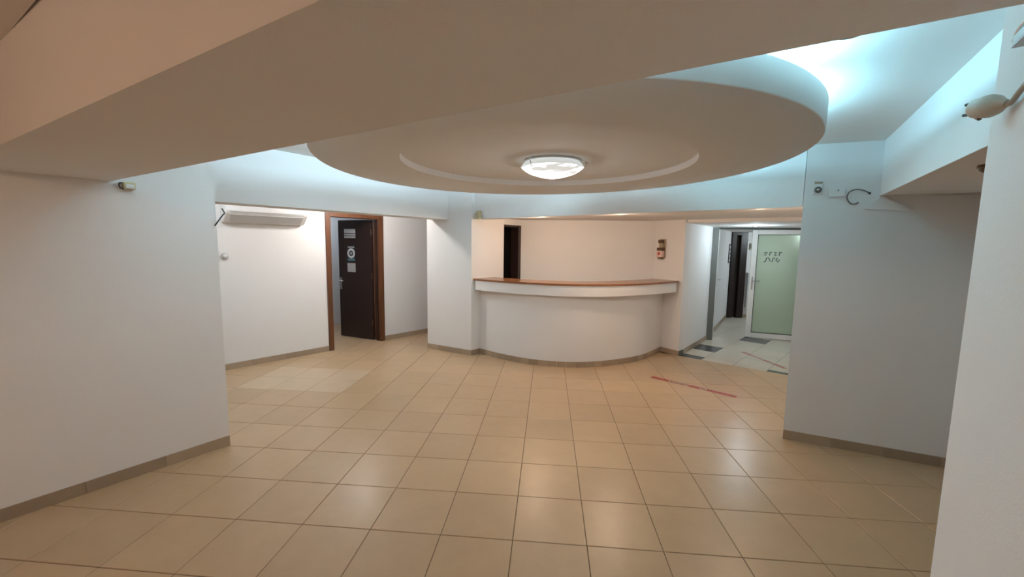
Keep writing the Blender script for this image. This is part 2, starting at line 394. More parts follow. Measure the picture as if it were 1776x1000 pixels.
# ------------------------------------------------------------------ walls
struct('wall_left', prism_bm(strip(L0, L1, 0.25, 1), 0, zc), 'wall', 'broad white wall beside the entrance')
lt_a = tuple(V2(LT0)-LTD*2.2); lt_b = tuple(V2(LT1)+LTD*0.3)
struct('wall_lintel', prism_bm(strip(lt_a, lt_b, 0.30, 1), 1.932, zc), 'wall', 'white beam over the wide opening to the side room')
# wall with the brown door: two panels and the piece over the door
bw = 0.14
def bp(s, n=0): return tuple(V2(DL)+BE*s+BN*n)
DW = (V2(DR)-V2(DL)).length
wb = prism_bm([bp(-2.1), bp(0.03), bp(0.03, bw), bp(-2.1, bw)], 0, 2.33)
prism_bm([bp(DW-0.03), bp(2.6), bp(2.6, bw), bp(DW-0.03, bw)], 0, 2.33, wb)
prism_bm([bp(0.03), bp(DW-0.03), bp(DW-0.03, bw), bp(0.03, bw)], 1.985, 2.33, wb)
struct('wall_back', wb, 'wall', 'bright white wall with the brown door in it')
# room behind the brown door
rb = prism_bm([bp(-1.6, 1.9), bp(3.0, 1.9), bp(3.0, 2.0), bp(-1.6, 2.0)], 0, 2.43)
prism_bm([bp(-1.7, bw), bp(-1.6, bw), bp(-1.6, 2.0), bp(-1.7, 2.0)], 0, 2.43, rb)
prism_bm([bp(2.0, bw), bp(2.1, bw), bp(2.1, 2.0), bp(2.0, 2.0)], 0, 2.43, rb)
struct('wall_behind_door', rb, 'wall', 'dim wall of the room behind the brown door')
struct('wall_side_room', prism_bm([(-5.7, -1.2), (-5.2, -1.5), (-4.0, 2.3), (-4.6, 2.5)], 0, 2.43), 'wall', 'end wall of the side room')
# pier between the opening and the counter; its counter side runs back to the dark door
pier_poly = [PIER_L, PIER_R, CW_END, tuple(V2(CW_END)+Vector((-0.11, 0.07))), (-0.95, 4.75), (-0.9, 5.6), (-1.02, 5.6), (-1.3, 4.6)]
struct('wall_pier', prism_bm(pier_poly, 0, zc), 'wall', 'white pier between the side room opening and the counter')
# wall behind the counter, right pier and the hall wall
struct('wall_counter', prism_bm(strip(CB_L, CB_R, 0.12, 1), 0, 2.03), 'wall', 'warm lit white wall behind the reception counter')
pd = (V2(PR)-V2(CB_R)).normalized()
struct('wall_hall', prism_bm([CB_R, PR, PRC, HALL2, tuple(V2(HALL2)+Vector((-.12, .08))), (1.95, 4.62), tuple(V2(CB_R)+Vector((0.06, .14)))], 0, 2.03), 'wall', 'white pier ending the counter and running back along the hall')
# over the dark door behind the counter
dp = V2(CB_L)-V2(CW_END); dl = dp.length; de = dp.normalized(); dn = Vector((-de.y, de.x))
struct('wall_over_door', prism_bm(strip(CW_END, CB_L, 0.10, 1), 1.885, 2.03), 'wall', 'strip of wall over the dark doorway')
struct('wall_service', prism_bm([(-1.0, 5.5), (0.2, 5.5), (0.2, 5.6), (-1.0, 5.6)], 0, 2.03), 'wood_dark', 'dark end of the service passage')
# beam over the counter front
struct('wall_beam_counter', prism_bm(strip(beamA, tuple(V2(beamB)), 0.16, 1), 1.932, zc), 'wall', 'white beam running from the pier to the broad column')
# broad column wall
wp = [W0, tuple(V2(W1)+WD*1.3), tuple(V2(W1)+WD*1.3+WN*.3), tuple(V2(W0)+WN*1.0+WD*0.62), tuple(V2(W0)+WN*0.3+WD*0.12)]
struct('wall_column', prism_bm(wp, 0, zc), 'wall', 'broad white column wall beside the hall opening')
struct('wall_hall_side', prism_bm(strip((2.95, 2.0), (5.2, 5.15), 0.12, -1), 0, 2.43), 'wall', 'hidden side wall of the hall')
# stair soffit beam beside the column
s1 = tuple(V2(ST0)+STD*4.2); sn = Vector((0.893, -0.449))
bm = bmesh.new()
def sp(s, n, z): p = V2(ST0)+STD*s+sn*n; return bm.verts.new((p.x, p.y, z))
A = [sp(-.02, 0, 1.995), sp(4.2, 0, 1.995), sp(4.2, .75, 1.995), sp(-.02, .75, 1.995)]
B = [sp(-.02, 0, 2.44), sp(4.2, 0, 2.44), sp(4.2, .75, 2.44), sp(-.02, .75, 2.44)]
bm.faces.new(A); bm.faces.new(B)
for i in range(4): bm.faces.new((A[i], A[(i+1) % 4], B[(i+1) % 4], B[i]))
stair = struct('wall_beam_side', bm, 'wall', 'white downstand beam running from the column towards the near wall')
bm = bmesh.new()      # thin raised wedge standing in for a shaded triangle on the column
def wq(p, z, off): q = V2((p[0], p[1]))-WN*off; return bm.verts.new((q.x, q.y, z))
T3 = [((2.53, 1.318), 1.90), ((2.625, 1.282), 1.996), ((2.80, 1.216), 1.88)]
f = [wq(p, z, 0.014) for p, z in T3]; g = [wq(p, z, -0.01) for p, z in T3]
bm.faces.new(f); bm.faces.new(g[::-1])
for i in range(3): bm.faces.new((f[i], f[(i+1) % 3], g[(i+1) % 3], g[i]))
obj('shade_wedge', bm, 'wall', stair)
struct('wall_stair', prism_bm([(3.55, 1.0), (3.65, 1.0), (2.2, -3.4), (2.1, -3.4)], 0, 2.43), 'wall', 'wall under the stair, hidden behind the pillar')
# near pillar wall
struct('wall_near', prism_bm([NE, tuple(V2(NE)+ND*5.2), tuple(V2(NE)+ND*5.2+Vector((.866, -.5))*.25), tuple(V2(NE)+Vector((.866, -.5))*.25)], 0, zc), 'wall', 'white wall edge close by with a plug hanging on it')
struct('wall_rear', prism_bm([(-6, -5.6), (0, -6.9), (0, -7.0), (-6, -5.7)], 0, 2.43), 'wall', 'wall closing the corridor')
# heavy foreground beam
b0 = V2(BF0)-BFD*0.45; b1 = V2(BF1)+BFD*0.75
nd = Vector((1.779, -.852)).normalized()
fb = [tuple(b0), tuple(b1), tuple(Vector((-.189, -1.461))+nd*1.6), tuple(Vector((-1.968, -.609))-nd*1.0)]
struct('wall_beam_front', prism_bm(fb, 1.955, zc), 'wall', 'heavy white beam crossing overhead in front of the room')
# corridor ceiling on the camera side of the beam, lower than the main one
c0 = b0+BFN*.56-BFD*.6; c1 = b1+BFN*.56+BFD*.5
struct('ceiling_corridor', prism_bm([tuple(c0), tuple(c1), (0.2, -7), (-6, -7), (-6, -2.5)], 2.30, 2.42), 'ceil', 'corridor ceiling on the near side of the heavy beam')
# far room beyond the glass doors
struct('wall_hall_end', prism_bm([(4.66, 5.42), (5.55, 5.34), (5.55, 5.46), (4.66, 5.54)], 0, 2.0), 'wall', 'white wall beside the fixed side of the glass doors')
struct('wall_far_side', prism_bm([(3.12, 5.60), (4.235, 7.65), (4.12, 7.72), (3.0, 5.67)], 0, 2.0), 'wall', 'white wall of the far room with a notice on it')
struct('wall_far', prism_bm([(4.575, 7.70), (5.5, 7.66), (5.5, 7.8), (4.575, 7.82)], 0, 2.0), 'wall', 'bright white wall of the far room')
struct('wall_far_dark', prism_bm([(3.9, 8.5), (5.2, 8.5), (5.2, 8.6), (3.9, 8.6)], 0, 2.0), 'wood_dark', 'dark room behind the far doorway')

# ------------------------------------------------------------------ skirting
def skirting(name, pts, label, piece=0.40, h=0.075, th=0.011, mat='skirt', parent=None, off=0.0):
    root = parent or thing(name, label, None, kind='structure')
    P = [V2(p) for p in pts]
    for a, b in zip(P, P[1:]):
        d = b-a; ln = d.length; d.normalize(); n = Vector((d.y, -d.x)); s = off
        while s < ln-0.004:
            e = min(ln, s + piece)
            q0, q1 = a+d*(s+.0008), a+d*(e-.0012)
            bm = prism_bm([tuple(q0+n*th), tuple(q1+n*th), tuple(q1-n*.002), tuple(q0-n*.002)], 0.0005, h)
            top = [v for v in bm.verts if v.co.z > h-.001]
            for v in top:
                if (V2(v.co)-q0).dot(n) > th*.5: v.co -= Vector((n.x, n.y, 0))*.003
            obj('skirting_tile', bm, mat, root); s = e
    return root
skirting('baseboard_left', [L1, tuple(V2(L1)-LD*5.5)][::-1], 'beige tiled skirting along the broad white wall', off=0.3)
skirting('baseboard_back', [bp(-1.8), bp(0.0)], 'beige tiled skirting under the air conditioner')
skirting('baseboard_door', [bp(DW), bp(1.9)], 'beige tiled skirting beyond the brown door')
skirting('baseboard_pier', [PIER_L, PIER_R, (-0.805, 3.787)], 'beige tiled skirting round the white pier', piece=0.21)
skirting('baseboard_column', [W0, tuple(V2(W1)+WD*.4)], 'brown tiled skirting along the broad column', piece=0.33)
skirting('baseboard_counter_end', [(1.90, 4.27), PR], 'skirting tiles at the end of the counter', piece=0.2)
skirting('baseboard_hall', [PR, PRC], 'short slate skirting tile at the hall corner', piece=0.33, mat='skirt_dark')
skirting('baseboard_hall_wall', [PRC, HALL2], 'brown skirting tiles along the hall wall', piece=0.33)
skirting('baseboard_far', [(3.12, 5.60), (4.235, 7.65)], 'skirting of the far room by the notice', piece=0.4)
skirting('baseboard_far_end', [(4.62, 7.70), (5.4, 7.665)], 'skirting under the bright far wall', piece=0.4)

# ------------------------------------------------------------------ ceiling disc
def disc():
    t = thing('ceiling_disc', 'large round suspended ceiling panel with a stepped ring and hidden cove light', 'ceiling panel', (DISC_C[0], DISC_C[1], 0))
    t['kind'] = 'structure'
    RI = 0.975; IC = (0.12-DISC_C[0], 0.87-DISC_C[1]); seg = 160; bm = bmesh.new(); rings = []
    for kind, off, z in (('i', 0, DISC_Z+.045), ('i', 0, DISC_Z), ('o', -.006, DISC_Z), ('o', 0, DISC_Z+.006), ('o', 0, DISC_TOP-.004), ('o', -.004, DISC_TOP), ('o', -.03, DISC_TOP), ('o', -.03, DISC_Z+.05), ('i', 0, DISC_Z+.05)):
        row = []
        for q in range(seg):
            a = 2*math.pi*q/seg
            if kind == 'i': x, y = IC[0]+RI*math.cos(a+DISC_T), IC[1]+RI*math.sin(a+DISC_T)
            else: x, y = rim_point(a, -off); x -= DISC_C[0]; y -= DISC_C[1]
            row.append(bm.verts.new((x, y, z)))
        rings.append(row)
    for A_, B_ in zip(rings, rings[1:] + rings[:1]):
        for q in range(seg): bm.faces.new((A_[q], A_[(q+1) % seg], B_[(q+1) % seg], B_[q]))
    r = obj('outer_ring', bm, 'ceil', t)
    for p in r.data.polygons: p.use_smooth = abs(p.normal.z) < 0.5
    r.data.set_sharp_from_angle(angle=math.radians(50))
    r = obj('recessed_panel', lathe_bm([(0, DISC_Z+.044), (RI+.005, DISC_Z+.044), (RI+.005, DISC_Z+.08), (0, DISC_Z+.08)], 128), 'ceil', t); r.location = (IC[0], IC[1], 0)
    obj('hanger_drum', lathe_bm([(0.85, DISC_Z+.06), (0.85, 2.44), (0.83, 2.44), (0.83, DISC_Z+.06)], 96), 'ceil', t)
disc()
# lamp in the middle of the disc
def lamp():
    t = thing('ceiling_lamp', 'round alabaster glass ceiling lamp lit in the middle of the disc', 'lamp', (0.17, 0.92, DISC_Z+.044))
    obj('base_plate', lathe_bm([(0, 0), (.20, 0), (.205, -.012), (.19, -.014), (0, -.014)], 64), 'plastic', t, True)
    obj('glass_rim', lathe_bm([(.178, -.008), (.205, -.026), (.221, -.044), (.222, -.049), (.212, -.053), (.19, -.045), (.17, -.014)], 64), 'lamp_rim', t, True)
    prof = [(.212, -.053), (.19, -.070), (.16, -.086), (.125, -.100), (.09, -.110), (.05, -.117), (.02, -.1195), (0, -.120)]
    obj('glass_bowl', lathe_bm(prof, 64), 'lamp', t, True)
    for k in range(3):
        a = math.radians(250+120*k-20); c, s = math.cos(a), math.sin(a)
        cl = obj('clip', tube_bm([(c*.20, s*.20, -.006), (c*.229, s*.229, -.012), (c*.230, s*.230, -.038), (c*.218, s*.218, -.047)], .0035, 6), 'chrome', t)
        obj('clip_screw', tube_bm([(c*.226, s*.226, -.02), (c*.246, s*.246, -.02)], .007, 8), 'chrome', cl)
lamp()

# ------------------------------------------------------------------ recessed downlights
def downlight(loc, label, group, bulb, r=0.045):
    t = thing('downlight', label, 'downlight', loc, 0, group)
    obj('trim_ring', lathe_bm([(r*.72, 0), (r, 0), (r, -.006), (r*.9, -.012), (r*.72, -.009), (r*.70, 0)], 28), 'chrome', t, True)
    obj('bulb', lathe_bm([(0, -.006), (r*.70, -.006), (r*.70, 0), (0, 0)], 20), bulb, t)
G = 'recessed downlights'
downlight((1.27, -.33, zc((1.27, 0))-.0), 'chrome ringed downlight in the bright ceiling behind the heavy beam', G, 'plastic', 0.055)
downlight((0.06, 3.42, 1.975), 'warm downlight above the middle of the counter', G, 'bulb')
downlight((0.98, 2.80, 1.975), 'warm downlight above the counter by the wall dispenser', G, 'bulb')
downlight((2.12, 2.02, 1.975), 'warm downlight in the low ceiling before the hall', G, 'bulb')
downlight((-2.35, 3.3, 2.30), 'downlight in the side room before the brown door', G, 'bulb_cool')
downlight((-3.45, 1.85, 2.30), 'downlight in the side room before the air conditioner', G, 'bulb_cool')
downlight((3.3, 4.6, 1.93), 'cool downlight in the hall before the glass doors', G, 'bulb_cool')
downlight((5.3, 6.6, 1.93), 'cool downlight in the far room', G, 'bulb_cool')
downlight((-3.9, 4.8, 2.43), 'added dim fill lamp, unseen, in the room behind the brown door', G, 'bulb_cool')  # made-up fixture for the added fill light
downlight((-1.9, -3.1, 2.30), 'warm downlight in the corridor ceiling', G, 'bulb')

# ------------------------------------------------------------------ reception counter
def counter():
    t = thing('reception_counter', 'curved white reception counter with a brown wooden top', 'counter', (0.55, 3.9, 0))
    ox, oy = 0.55, 3.9
    base = smooth_path([(-0.805, 3.787, 0), (-0.457, 3.531, 0), (-0.04, 3.325, 0), (0.336, 3.255, 0), (0.66, 3.285, 0), (1.033, 3.43, 0), (1.478, 3.742, 0), (1.895, 4.277, 0)], 7)
    base = [V2(p) for p in base]
    top = smooth_path([(-0.93, 3.70, 0), (-0.62, 3.50, 0), (-0.218, 3.30, 0), (0.15, 3.195, 0), (0.523, 3.165, 0), (0.93, 3.245, 0), (1.29, 3.43, 0), (1.65, 3.68, 0), (2.04, 4.03, 0)], 7)
    top = [V2(p) for p in top]
    def offset(P, d):
        out = []
        for i, p in enumerate(P):
            e = (P[min(i+1, len(P)-1)]-P[max(i-1, 0)]).normalized(); out.append(p + Vector((-e.y, e.x))*d)
        return out
    def band(front, back, z0, z1):
        poly = [(p.x-ox, p.y-oy) for p in front] + [(p.x-ox, p.y-oy) for p in reversed(back)]
        n = len(front); bm = bmesh.new()
        a = [bm.verts.new((*p, z0)) for p in poly]; b = [bm.verts.new((*p, z1)) for p in poly]; N = len(poly)
        for i in range(N): bm.faces.new((a[i], a[(i+1) % N], b[(i+1) % N], b[i]))
        for i in range(n-1):
            j = N-1-i
            bm.faces.new((a[i], a[j], a[j-1], a[i+1])); bm.faces.new((b[i], b[i+1], b[j-1], b[j]))
        return bm
    def trim(bm):
        # cut the ends flush with the faces of the pier and of the end wall
        for a, b in ((PIER_R, CW_END), (PR, CB_R)):
            d = (V2(b)-V2(a)).normalized(); n = Vector((d.y, -d.x, 0)) if a == PIER_R else Vector((-d.y, d.x, 0))
            co = Vector((a[0]-ox, a[1]-oy, 0)) + n*.001
            r = bmesh.ops.bisect_plane(bm, geom=list(bm.verts)+list(bm.edges)+list(bm.faces), plane_co=co, plane_no=n, clear_inner=True)
            bmesh.ops.holes_fill(bm, edges=[e for e in bm.edges if e.is_boundary], sides=0)
        return bm
    def shade(o):
        for p in o.data.polygons: p.use_smooth = abs(p.normal.z) < .3 and p.area < .5
        o.data.set_sharp_from_angle(angle=math.radians(35))
    o = obj('curved_front', trim(band(base, offset(base, .10), 0, .955)), 'wall', t); shade(o)
    fas = top[3:-3]
    fas = [p for p in top if p.x > -0.895 and p.x < 2.02]
    fas = offset(fas, .012)
    o = obj('fascia_band', trim(band(fas, offset(fas, .30), .945, 1.082)), 'wall', t); shade(o)
    o = obj('countertop', trim(band(top, offset(top, .42), 1.082, 1.105)), 'wood_top', t); shade(o)
    # short skirting tiles following the curve
    L = [0]
    for a, b in zip(base, base[1:]): L.append(L[-1]+(b-a).length)
    def at(s):
        for i in range(len(base)-1):
            if L[i+1] >= s: return base[i].lerp(base[i+1], (s-L[i])/(L[i+1]-L[i]))
        return base[-1]
    n = 26
    for k in range(n):
        a, b = at(L[-1]*k/n+.0015), at(L[-1]*(k+1)/n-.0015); d = (b-a).normalized(); nn = Vector((d.y, -d.x))
        c1 = at(L[-1]*(k+.5)/n)
        poly = [a+nn*.012, c1+nn*.012, b+nn*.012, b-nn*.002, a-nn*.002]
        obj('skirting_tile', prism_bm([(p.x-ox, p.y-oy) for p in poly], .0005, .075), 'skirt', t)
counter()

# ------------------------------------------------------------------ brown door
def brown_door():
    loc, rz = frame_of(DL, DR)
    t = thing('door_1', 'brown wooden door with its leaf swung open', None, loc, rz, kind='structure')
    fw = .072; H = 2.02
    obj('door_jamb', box_bm(0, fw, -.02, bw+.02, 0, H, bev=.004), 'wood_frame', t)
    obj('door_jamb', box_bm(DW-fw, DW, -.02, bw+.02, 0, H, bev=.004), 'wood_frame', t)
    obj('door_head', box_bm(fw, DW-fw, -.02, bw+.02, H-fw, H, bev=.004), 'wood_frame', t)
    for x0, x1, z0, z1 in ((fw, fw+.012, 0, H-fw), (DW-fw-.012, DW-fw, 0, H-fw)):
        obj('door_stop', box_bm(x0, x1, .04, .09, z0, z1), 'wood_leaf', t)
    # leaf: hinged on the far side, swung into the room behind
    hinge = Vector((DW-fw-.004, bw+.012, 0)); a = math.radians(180-34.5-rz*0)
    hw = V2(DL)+BE*hinge.x+BN*hinge.y
    ang = math.atan2(4.611-hw.y, -3.312-hw.x) - rz
    lf = obj('door_leaf', box_bm(0, .71, 0, .042, .008, H-fw-.006, bev=.003), 'wood_leaf', t)
    lf.location = hinge; lf.rotation_euler = (0, 0, ang)
    # handle on the near side (local +y faces the reception because the leaf is turned over)
    pl = obj('handle_plate', box_bm(.65, .69, .042, .050, .80, 1.0, bev=.003), 'steel', lf)
    pl2 = obj('handle_lever', tube_bm(smooth_path([(.67, .05, .95), (.67, .09, .95), (.66, .098, .95), (.565, .098, .945)], 4), .009, 8), 'chrome', lf)
    for z in (.25, 1.0, 1.7): obj('hinge', tube_bm([(.0, .046, z), (.0, .046, z+.09)], .008, 8), 'amber', lf)
    return lf
lf = brown_door()
bpy.context.view_layer.update()
LM = lf.matrix_world.copy()
def on_leaf(name, bm, mat, parent=None):
    if parent is None:
        o = obj(name, bm, mat); o.matrix_world = LM; return o
    return obj(name, bm, mat, parent)
# notices fixed to the leaf (leaf x runs from the hinge)
s = on_leaf('door_sign', box_bm(.335, .565, .0425, .046, 1.66, 1.80), 'paper'); tag(s, 'white and blue-grey slatted name sign at the top of the brown door', 'sign')
on_leaf('sign_slat', box_bm(.333, .567, .046, .052, 1.735, 1.80, bev=.001), 'paper', s)
on_leaf('sign_slat', box_bm(.333, .567, .046, .052, 1.693, 1.722, bev=.001), 'paper_dim', s)
on_leaf('sign_slat', box_bm(.333, .567, .046, .052, 1.655, 1.682, bev=.001), 'paper_dim', s)
on_leaf('sign_groove', box_bm(.334, .566, .0461, .0475, 1.722, 1.735), 'navy', s)
on_leaf('sign_groove', box_bm(.334, .566, .0461, .0475, 1.682, 1.693), 'navy', s)
p = on_leaf('round_poster', box_bm(.345, .52, .0425, .0435, 1.275, 1.53), 'navy'); tag(p, 'dark poster with a white ring in the middle of the brown door', 'poster')
def ring_bm(cx, cz, r0, r1, y0, y1, seg=36):
    bm = bmesh.new(); R0 = []; R1 = []; R2 = []; R3 = []
    for i in range(seg):
        a = 2*math.pi*i/seg; c, s_ = math.cos(a), math.sin(a)
        R0.append(bm.verts.new((cx+r0*c, y0, cz+r0*s_))); R1.append(bm.verts.new((cx+r1*c, y0, cz+r1*s_)))
        R2.append(bm.verts.new((cx+r0*c, y1, cz+r0*s_))); R3.append(bm.verts.new((cx+r1*c, y1, cz+r1*s_)))
    for i in range(seg):
        j = (i+1) % seg
        for A, B in ((R0, R1), (R2, R3), (R0, R2), (R1, R3)): bm.faces.new((A[i], A[j], B[j], B[i]))
    return bm
on_leaf('ring_print', ring_bm(.4325, 1.405, .045, .082, .0435, .0445), 'paper', p)
on_leaf('centre_print', ring_bm(.4325, 1.405, .002, .022, .0435, .0445), 'paper_dim', p)
on_leaf('teal_band', box_bm(.355, .51, .0435, .0442, 1.285, 1.32), 'teal', p)
on_leaf('heading_print', box_bm(.365, .50, .0435, .0442, 1.497, 1.515), 'paper_dim', p)
p = on_leaf('paper_notice', box_bm(.345, .52, .0425, .0435, 1.10, 1.245), 'paper_dim'); tag(p, 'small square paper sheet below the ring poster on the brown door', 'notice')

# ------------------------------------------------------------------ dark door behind the counter
t = thing('door_2', 'dark narrow doorway behind the counter', None, *frame_of(CW_END, CB_L), kind='structure')
obj('door_jamb', box_bm(dl-.075, dl+.004, -.02, .12, 0, 1.885, bev=.003), 'wood_leaf', t)
obj('door_head', box_bm(.0, dl-.075, -.01, .12, 1.855, 1.885, bev=.003), 'wood_dark', t)
lf2 = obj('door_leaf', box_bm(0.0, .7, 0, .04, .008, 1.85, bev=.003), 'wood_dark', t); lf2.location = (.0, .13, 0); lf2.rotation_euler = (0, 0, math.radians(35))
obj('handle_lever', tube_bm(smooth_path([(.16, -.0, .98), (.16, -.04, .98), (.15, -.045, .98), (.08, -.045, .98)], 4), .009, 8), 'steel', lf2)

# ------------------------------------------------------------------ glass double doors of the hall
GA, GB = (3.70, 5.545), (4.56, 5.272)
t = thing('door_3', 'white framed double glass door at the end of the hall, one leaf open', None, *frame_of((3.06, 5.50), (4.70, 5.36)), kind='structure')
FWD = (V2((4.70, 5.36))-V2((3.06, 5.50))).length
obj('frame_post', box_bm(0, .05, 0, .07, 0, 1.93, bev=.004), 'pvc', t)
obj('frame_post', box_bm(FWD-.05, FWD, 0, .07, 0, 1.93, bev=.004), 'pvc', t)
obj('shade_panel', box_bm(-.30, -.03, -.30, -.28, 0, 1.92), 'shade_grey', t)  # dark sheet painting in the shadow on the hall wall beside the door
obj('frame_head', box_bm(.05, FWD-.05, 0, .07, 1.905, 1.93, bev=.004), 'gasket', t)
def glass_leaf(a, b, lettered):
    d = V2(b)-V2(a); W_ = d.length; H = 1.90
    root = bpy.data.objects.new('door_leaf', None); COL.objects.link(root); root.parent = t
    ti = (Matrix.Translation(t.location) @ Matrix.Rotation(t.rotation_euler.z, 4, 'Z')).inverted()
    lp = ti @ Vector((a[0], a[1], 0)); root.location = lp; root.rotation_euler = (0, 0, math.atan2(d.y, d.x)-t.rotation_euler.z)
    f = .085
    bm = box_bm(0, f, -.03, .03, .012, H, bev=.005); box_bm(W_-f, W_, -.03, .03, .012, H, bm, .005)
    box_bm(f, W_-f, -.03, .03, H-.08, H, bm, .005); box_bm(f, W_-f, -.03, .03, .012, .10, bm, .005)
    obj('leaf_frame', bm, 'pvc', root)
    bm = box_bm(f, f+.008, -.032, .032, .10, H-.08); box_bm(W_-f-.008, W_-f, -.032, .032, .10, H-.08, bm)
    box_bm(f, W_-f, -.032, .032, H-.088, H-.08, bm); box_bm(f, W_-f, -.032, .032, .10, .108, bm)
    obj('glass_gasket', bm, 'gasket', root)
    obj('glass_pane', box_bm(f, W_-f, -.006, .006, .10, H-.08), 'glass', root)
    for sgn in (-1, 1):
        bm = box_bm(.03, .056, sgn*.03-.006, sgn*.03+.006, .86, 1.09, bev=.002)
        tube_bm(smooth_path([(.043, sgn*.03, 1.02), (.043, sgn*.075, 1.02), (.052, sgn*.082, 1.02), (.15, sgn*.082, 1.02)], 4), .009, 8, bm)
        obj('handle', bm, 'steel', root)
    if lettered:
        # two rows of letters on the glass, seen from behind and too blurred to read
        rows = [[[(.0, .05), (.035, .06), (.05, .045), (.03, .03), (.01, .02), (.03, .0)], [(.085, .0), (.09, .055), (.12, .06)], [(.15, .06), (.19, .05), (.16, .03), (.19, .0), (.15, .0)], [(.225, .0), (.23, .06), (.262, .055)]],
                [[(.0, -.11), (.03, -.105), (.045, -.04), (.075, -.035), (.10, -.10)], [(.13, -.11), (.14, -.05), (.17, -.04)], [(.205, -.04), (.185, -.08), (.215, -.11), (.235, -.07)]]]
        for row in rows:
            for g in row:
                obj('glass_letter', tube_bm([(f+.11+x, -.0075, 1.46+z) for x, z in g], .0075, 6), 'letter', root)
glass_leaf(GA, GB, True)
glass_leaf((3.115, 5.53), (3.386, 6.229), False)

# far room: dark door frame with leaf, notice, ledge
t = thing('door_4', 'dark door frame standing open in the far room', None, *frame_of((4.235, 7.655), (4.64, 7.68)), kind='structure')
obj('door_jamb', box_bm(0, .10, -.05, .12, 0, 1.93, bev=.003), 'wood_dark', t)
obj('door_jamb', box_bm(.20, .345, -.05, .12, 0, 1.93, bev=.003), 'wood_dark', t)
obj('door_head', box_bm(.10, .20, -.05, .12, 1.86, 1.93, bev=.003), 'wood_dark', t)
obj('door_leaf', box_bm(.10, .20, .06, .10, .01, 1.86, bev=.003), 'wood_mid', t)
t = thing('notice_board', 'dark framed list of white strips on the far room wall', 'notice', *frame_of((3.90, 7.034), (4.235, 7.65), 0))
nx = .30
obj('backing', box_bm(nx, nx+.27, -.012, -.002, 1.25, 1.66, bev=.001), 'wood_mid', t)
for k in range(4): obj('notice_strip', box_bm(nx+.06, nx+.26, -.015, -.012, 1.275+k*.095, 1.345+k*.095), 'paper', t)
t = thing('wall_ledge', 'white boxed ledge along the bright far wall', 'ledge', *frame_of((4.64, 7.70), (5.5, 7.66)))
obj('ledge_body', box_bm(0, .8, -.10, 0, 0.25, 1.0, bev=.004), 'plastic', t); obj('ledge_top', box_bm(-.01, .81, -.12, 0, 1.0, 1.03, bev=.004), 'plastic', t)
t = thing('alarm_box', 'small yellowish box on the bright far wall', 'alarm', *frame_of((4.66, 7.695), (5.5, 7.66), 1.55))
obj('box_body', box_bm(0, .06, -.03, 0, 0, .14, bev=.004), 'cream', t); obj('box_front', box_bm(.008, .052, -.036, -.03, .02, .12, bev=.002), 'gasket', t)

# ------------------------------------------------------------------ air conditioner
def air_con():
    t = thing('air_conditioner', 'white wall mounted air conditioner above the side room wall', 'air conditioner', (*bp(-1.25), 0), math.atan2(BE.y, BE.x))
    Wd = .93; z0 = 1.80
    prof = [(0, 0), (-.09, .012), (-.20, .105), (-.215, .125), (-.215, .27), (-.20, .285), (0, .285)]
    bm = bmesh.new(); A = [bm.verts.new((0, y, z0+z)) for y, z in prof]; B = [bm.verts.new((Wd, y, z0+z)) for y, z in prof]
    bm.faces.new(A); bm.faces.new(B[::-1])
    for i in range(len(prof)): bm.faces.new((A[i], A[(i+1) % len(prof)], B[(i+1) % len(prof)], B[i]))
    bmesh.ops.bevel(bm, geom=list(bm.edges), offset=.008, segments=2, affect='EDGES')
    obj('housing', bm, 'plastic', t)
    bm = bmesh.new(); q = [(-.10, .016), (-.198, .099), (-.202, .094), (-.104, .011)]
    A = [bm.verts.new((.06, y, z0+z)) for y, z in q]; B = [bm.verts.new((Wd-.06, y, z0+z)) for y, z in q]
    bm.faces.new(A); bm.faces.new(B[::-1])
    for i in range(4): bm.faces.new((A[i], A[(i+1) % 4], B[(i+1) % 4], B[i]))
    obj('louvre_flap', bm, 'plastic_grey', t)
    obj('outlet_slot', box_bm(.05, Wd-.05, -.2175, -.2135, z0+.122, z0+.130), 'paper_dim', t)
    obj('front_panel', box_bm(.02, Wd-.02, -.222, -.214, z0+.135, z0+.265, bev=.003), 'plastic', t)
air_con()
c = obj('power_cable', tube_bm(smooth_path([(-2.40, 1.0, 1.84), (-2.30, .90, 1.80), (-2.282, .86, 1.783), (-2.287, .824, 1.74), (-2.300, .800, 1.70)], 5), .005, 8), 'black')
c.location = (0, 0, 0); tag(c, 'short black cable at the end of the broad wall by the air conditioner', 'cable')
t = thing('wall_switch', 'small round grey switch below the air conditioner', 'switch', (*bp(-1.235, -.0), 1.40), math.atan2(BE.y, BE.x))
o = obj('switch_body', lathe_bm([(0, .022), (.034, .022), (.04, .016), (.04, 0), (0, 0)], 24), 'plastic_grey', t, True); o.rotation_euler = (math.pi/2, 0, 0)
o = obj('switch_button', lathe_bm([(0, .028), (.02, .028), (.022, .022), (0, .022)], 20), 'plastic', t, True); o.rotation_euler = (math.pi/2, 0, 0)

# ------------------------------------------------------------------ small wall things
# motion sensor under the heavy beam on the broad wall
t = thing('motion_sensor', 'small yellowed motion sensor on the broad wall under the heavy beam', 'sensor', (-2.56, 0.386, 1.915), math.atan2(LD.y, LD.x))
obj('sensor_body', box_bm(-.005, .055, -.05, -.001, -.005, .04, bev=.008), 'cream', t)
obj('sensor_lens', box_bm(.005, .045, -.054, -.05, .0, .025, bev=.002), 'plastic', t)
obj('sensor_bracket', tube_bm(smooth_path([(-.005, -.012, .035), (-.02, -.016, .03), (-.018, -.02, .005), (0, -.02, -.004)], 4), .004, 6), 'gasket', t)
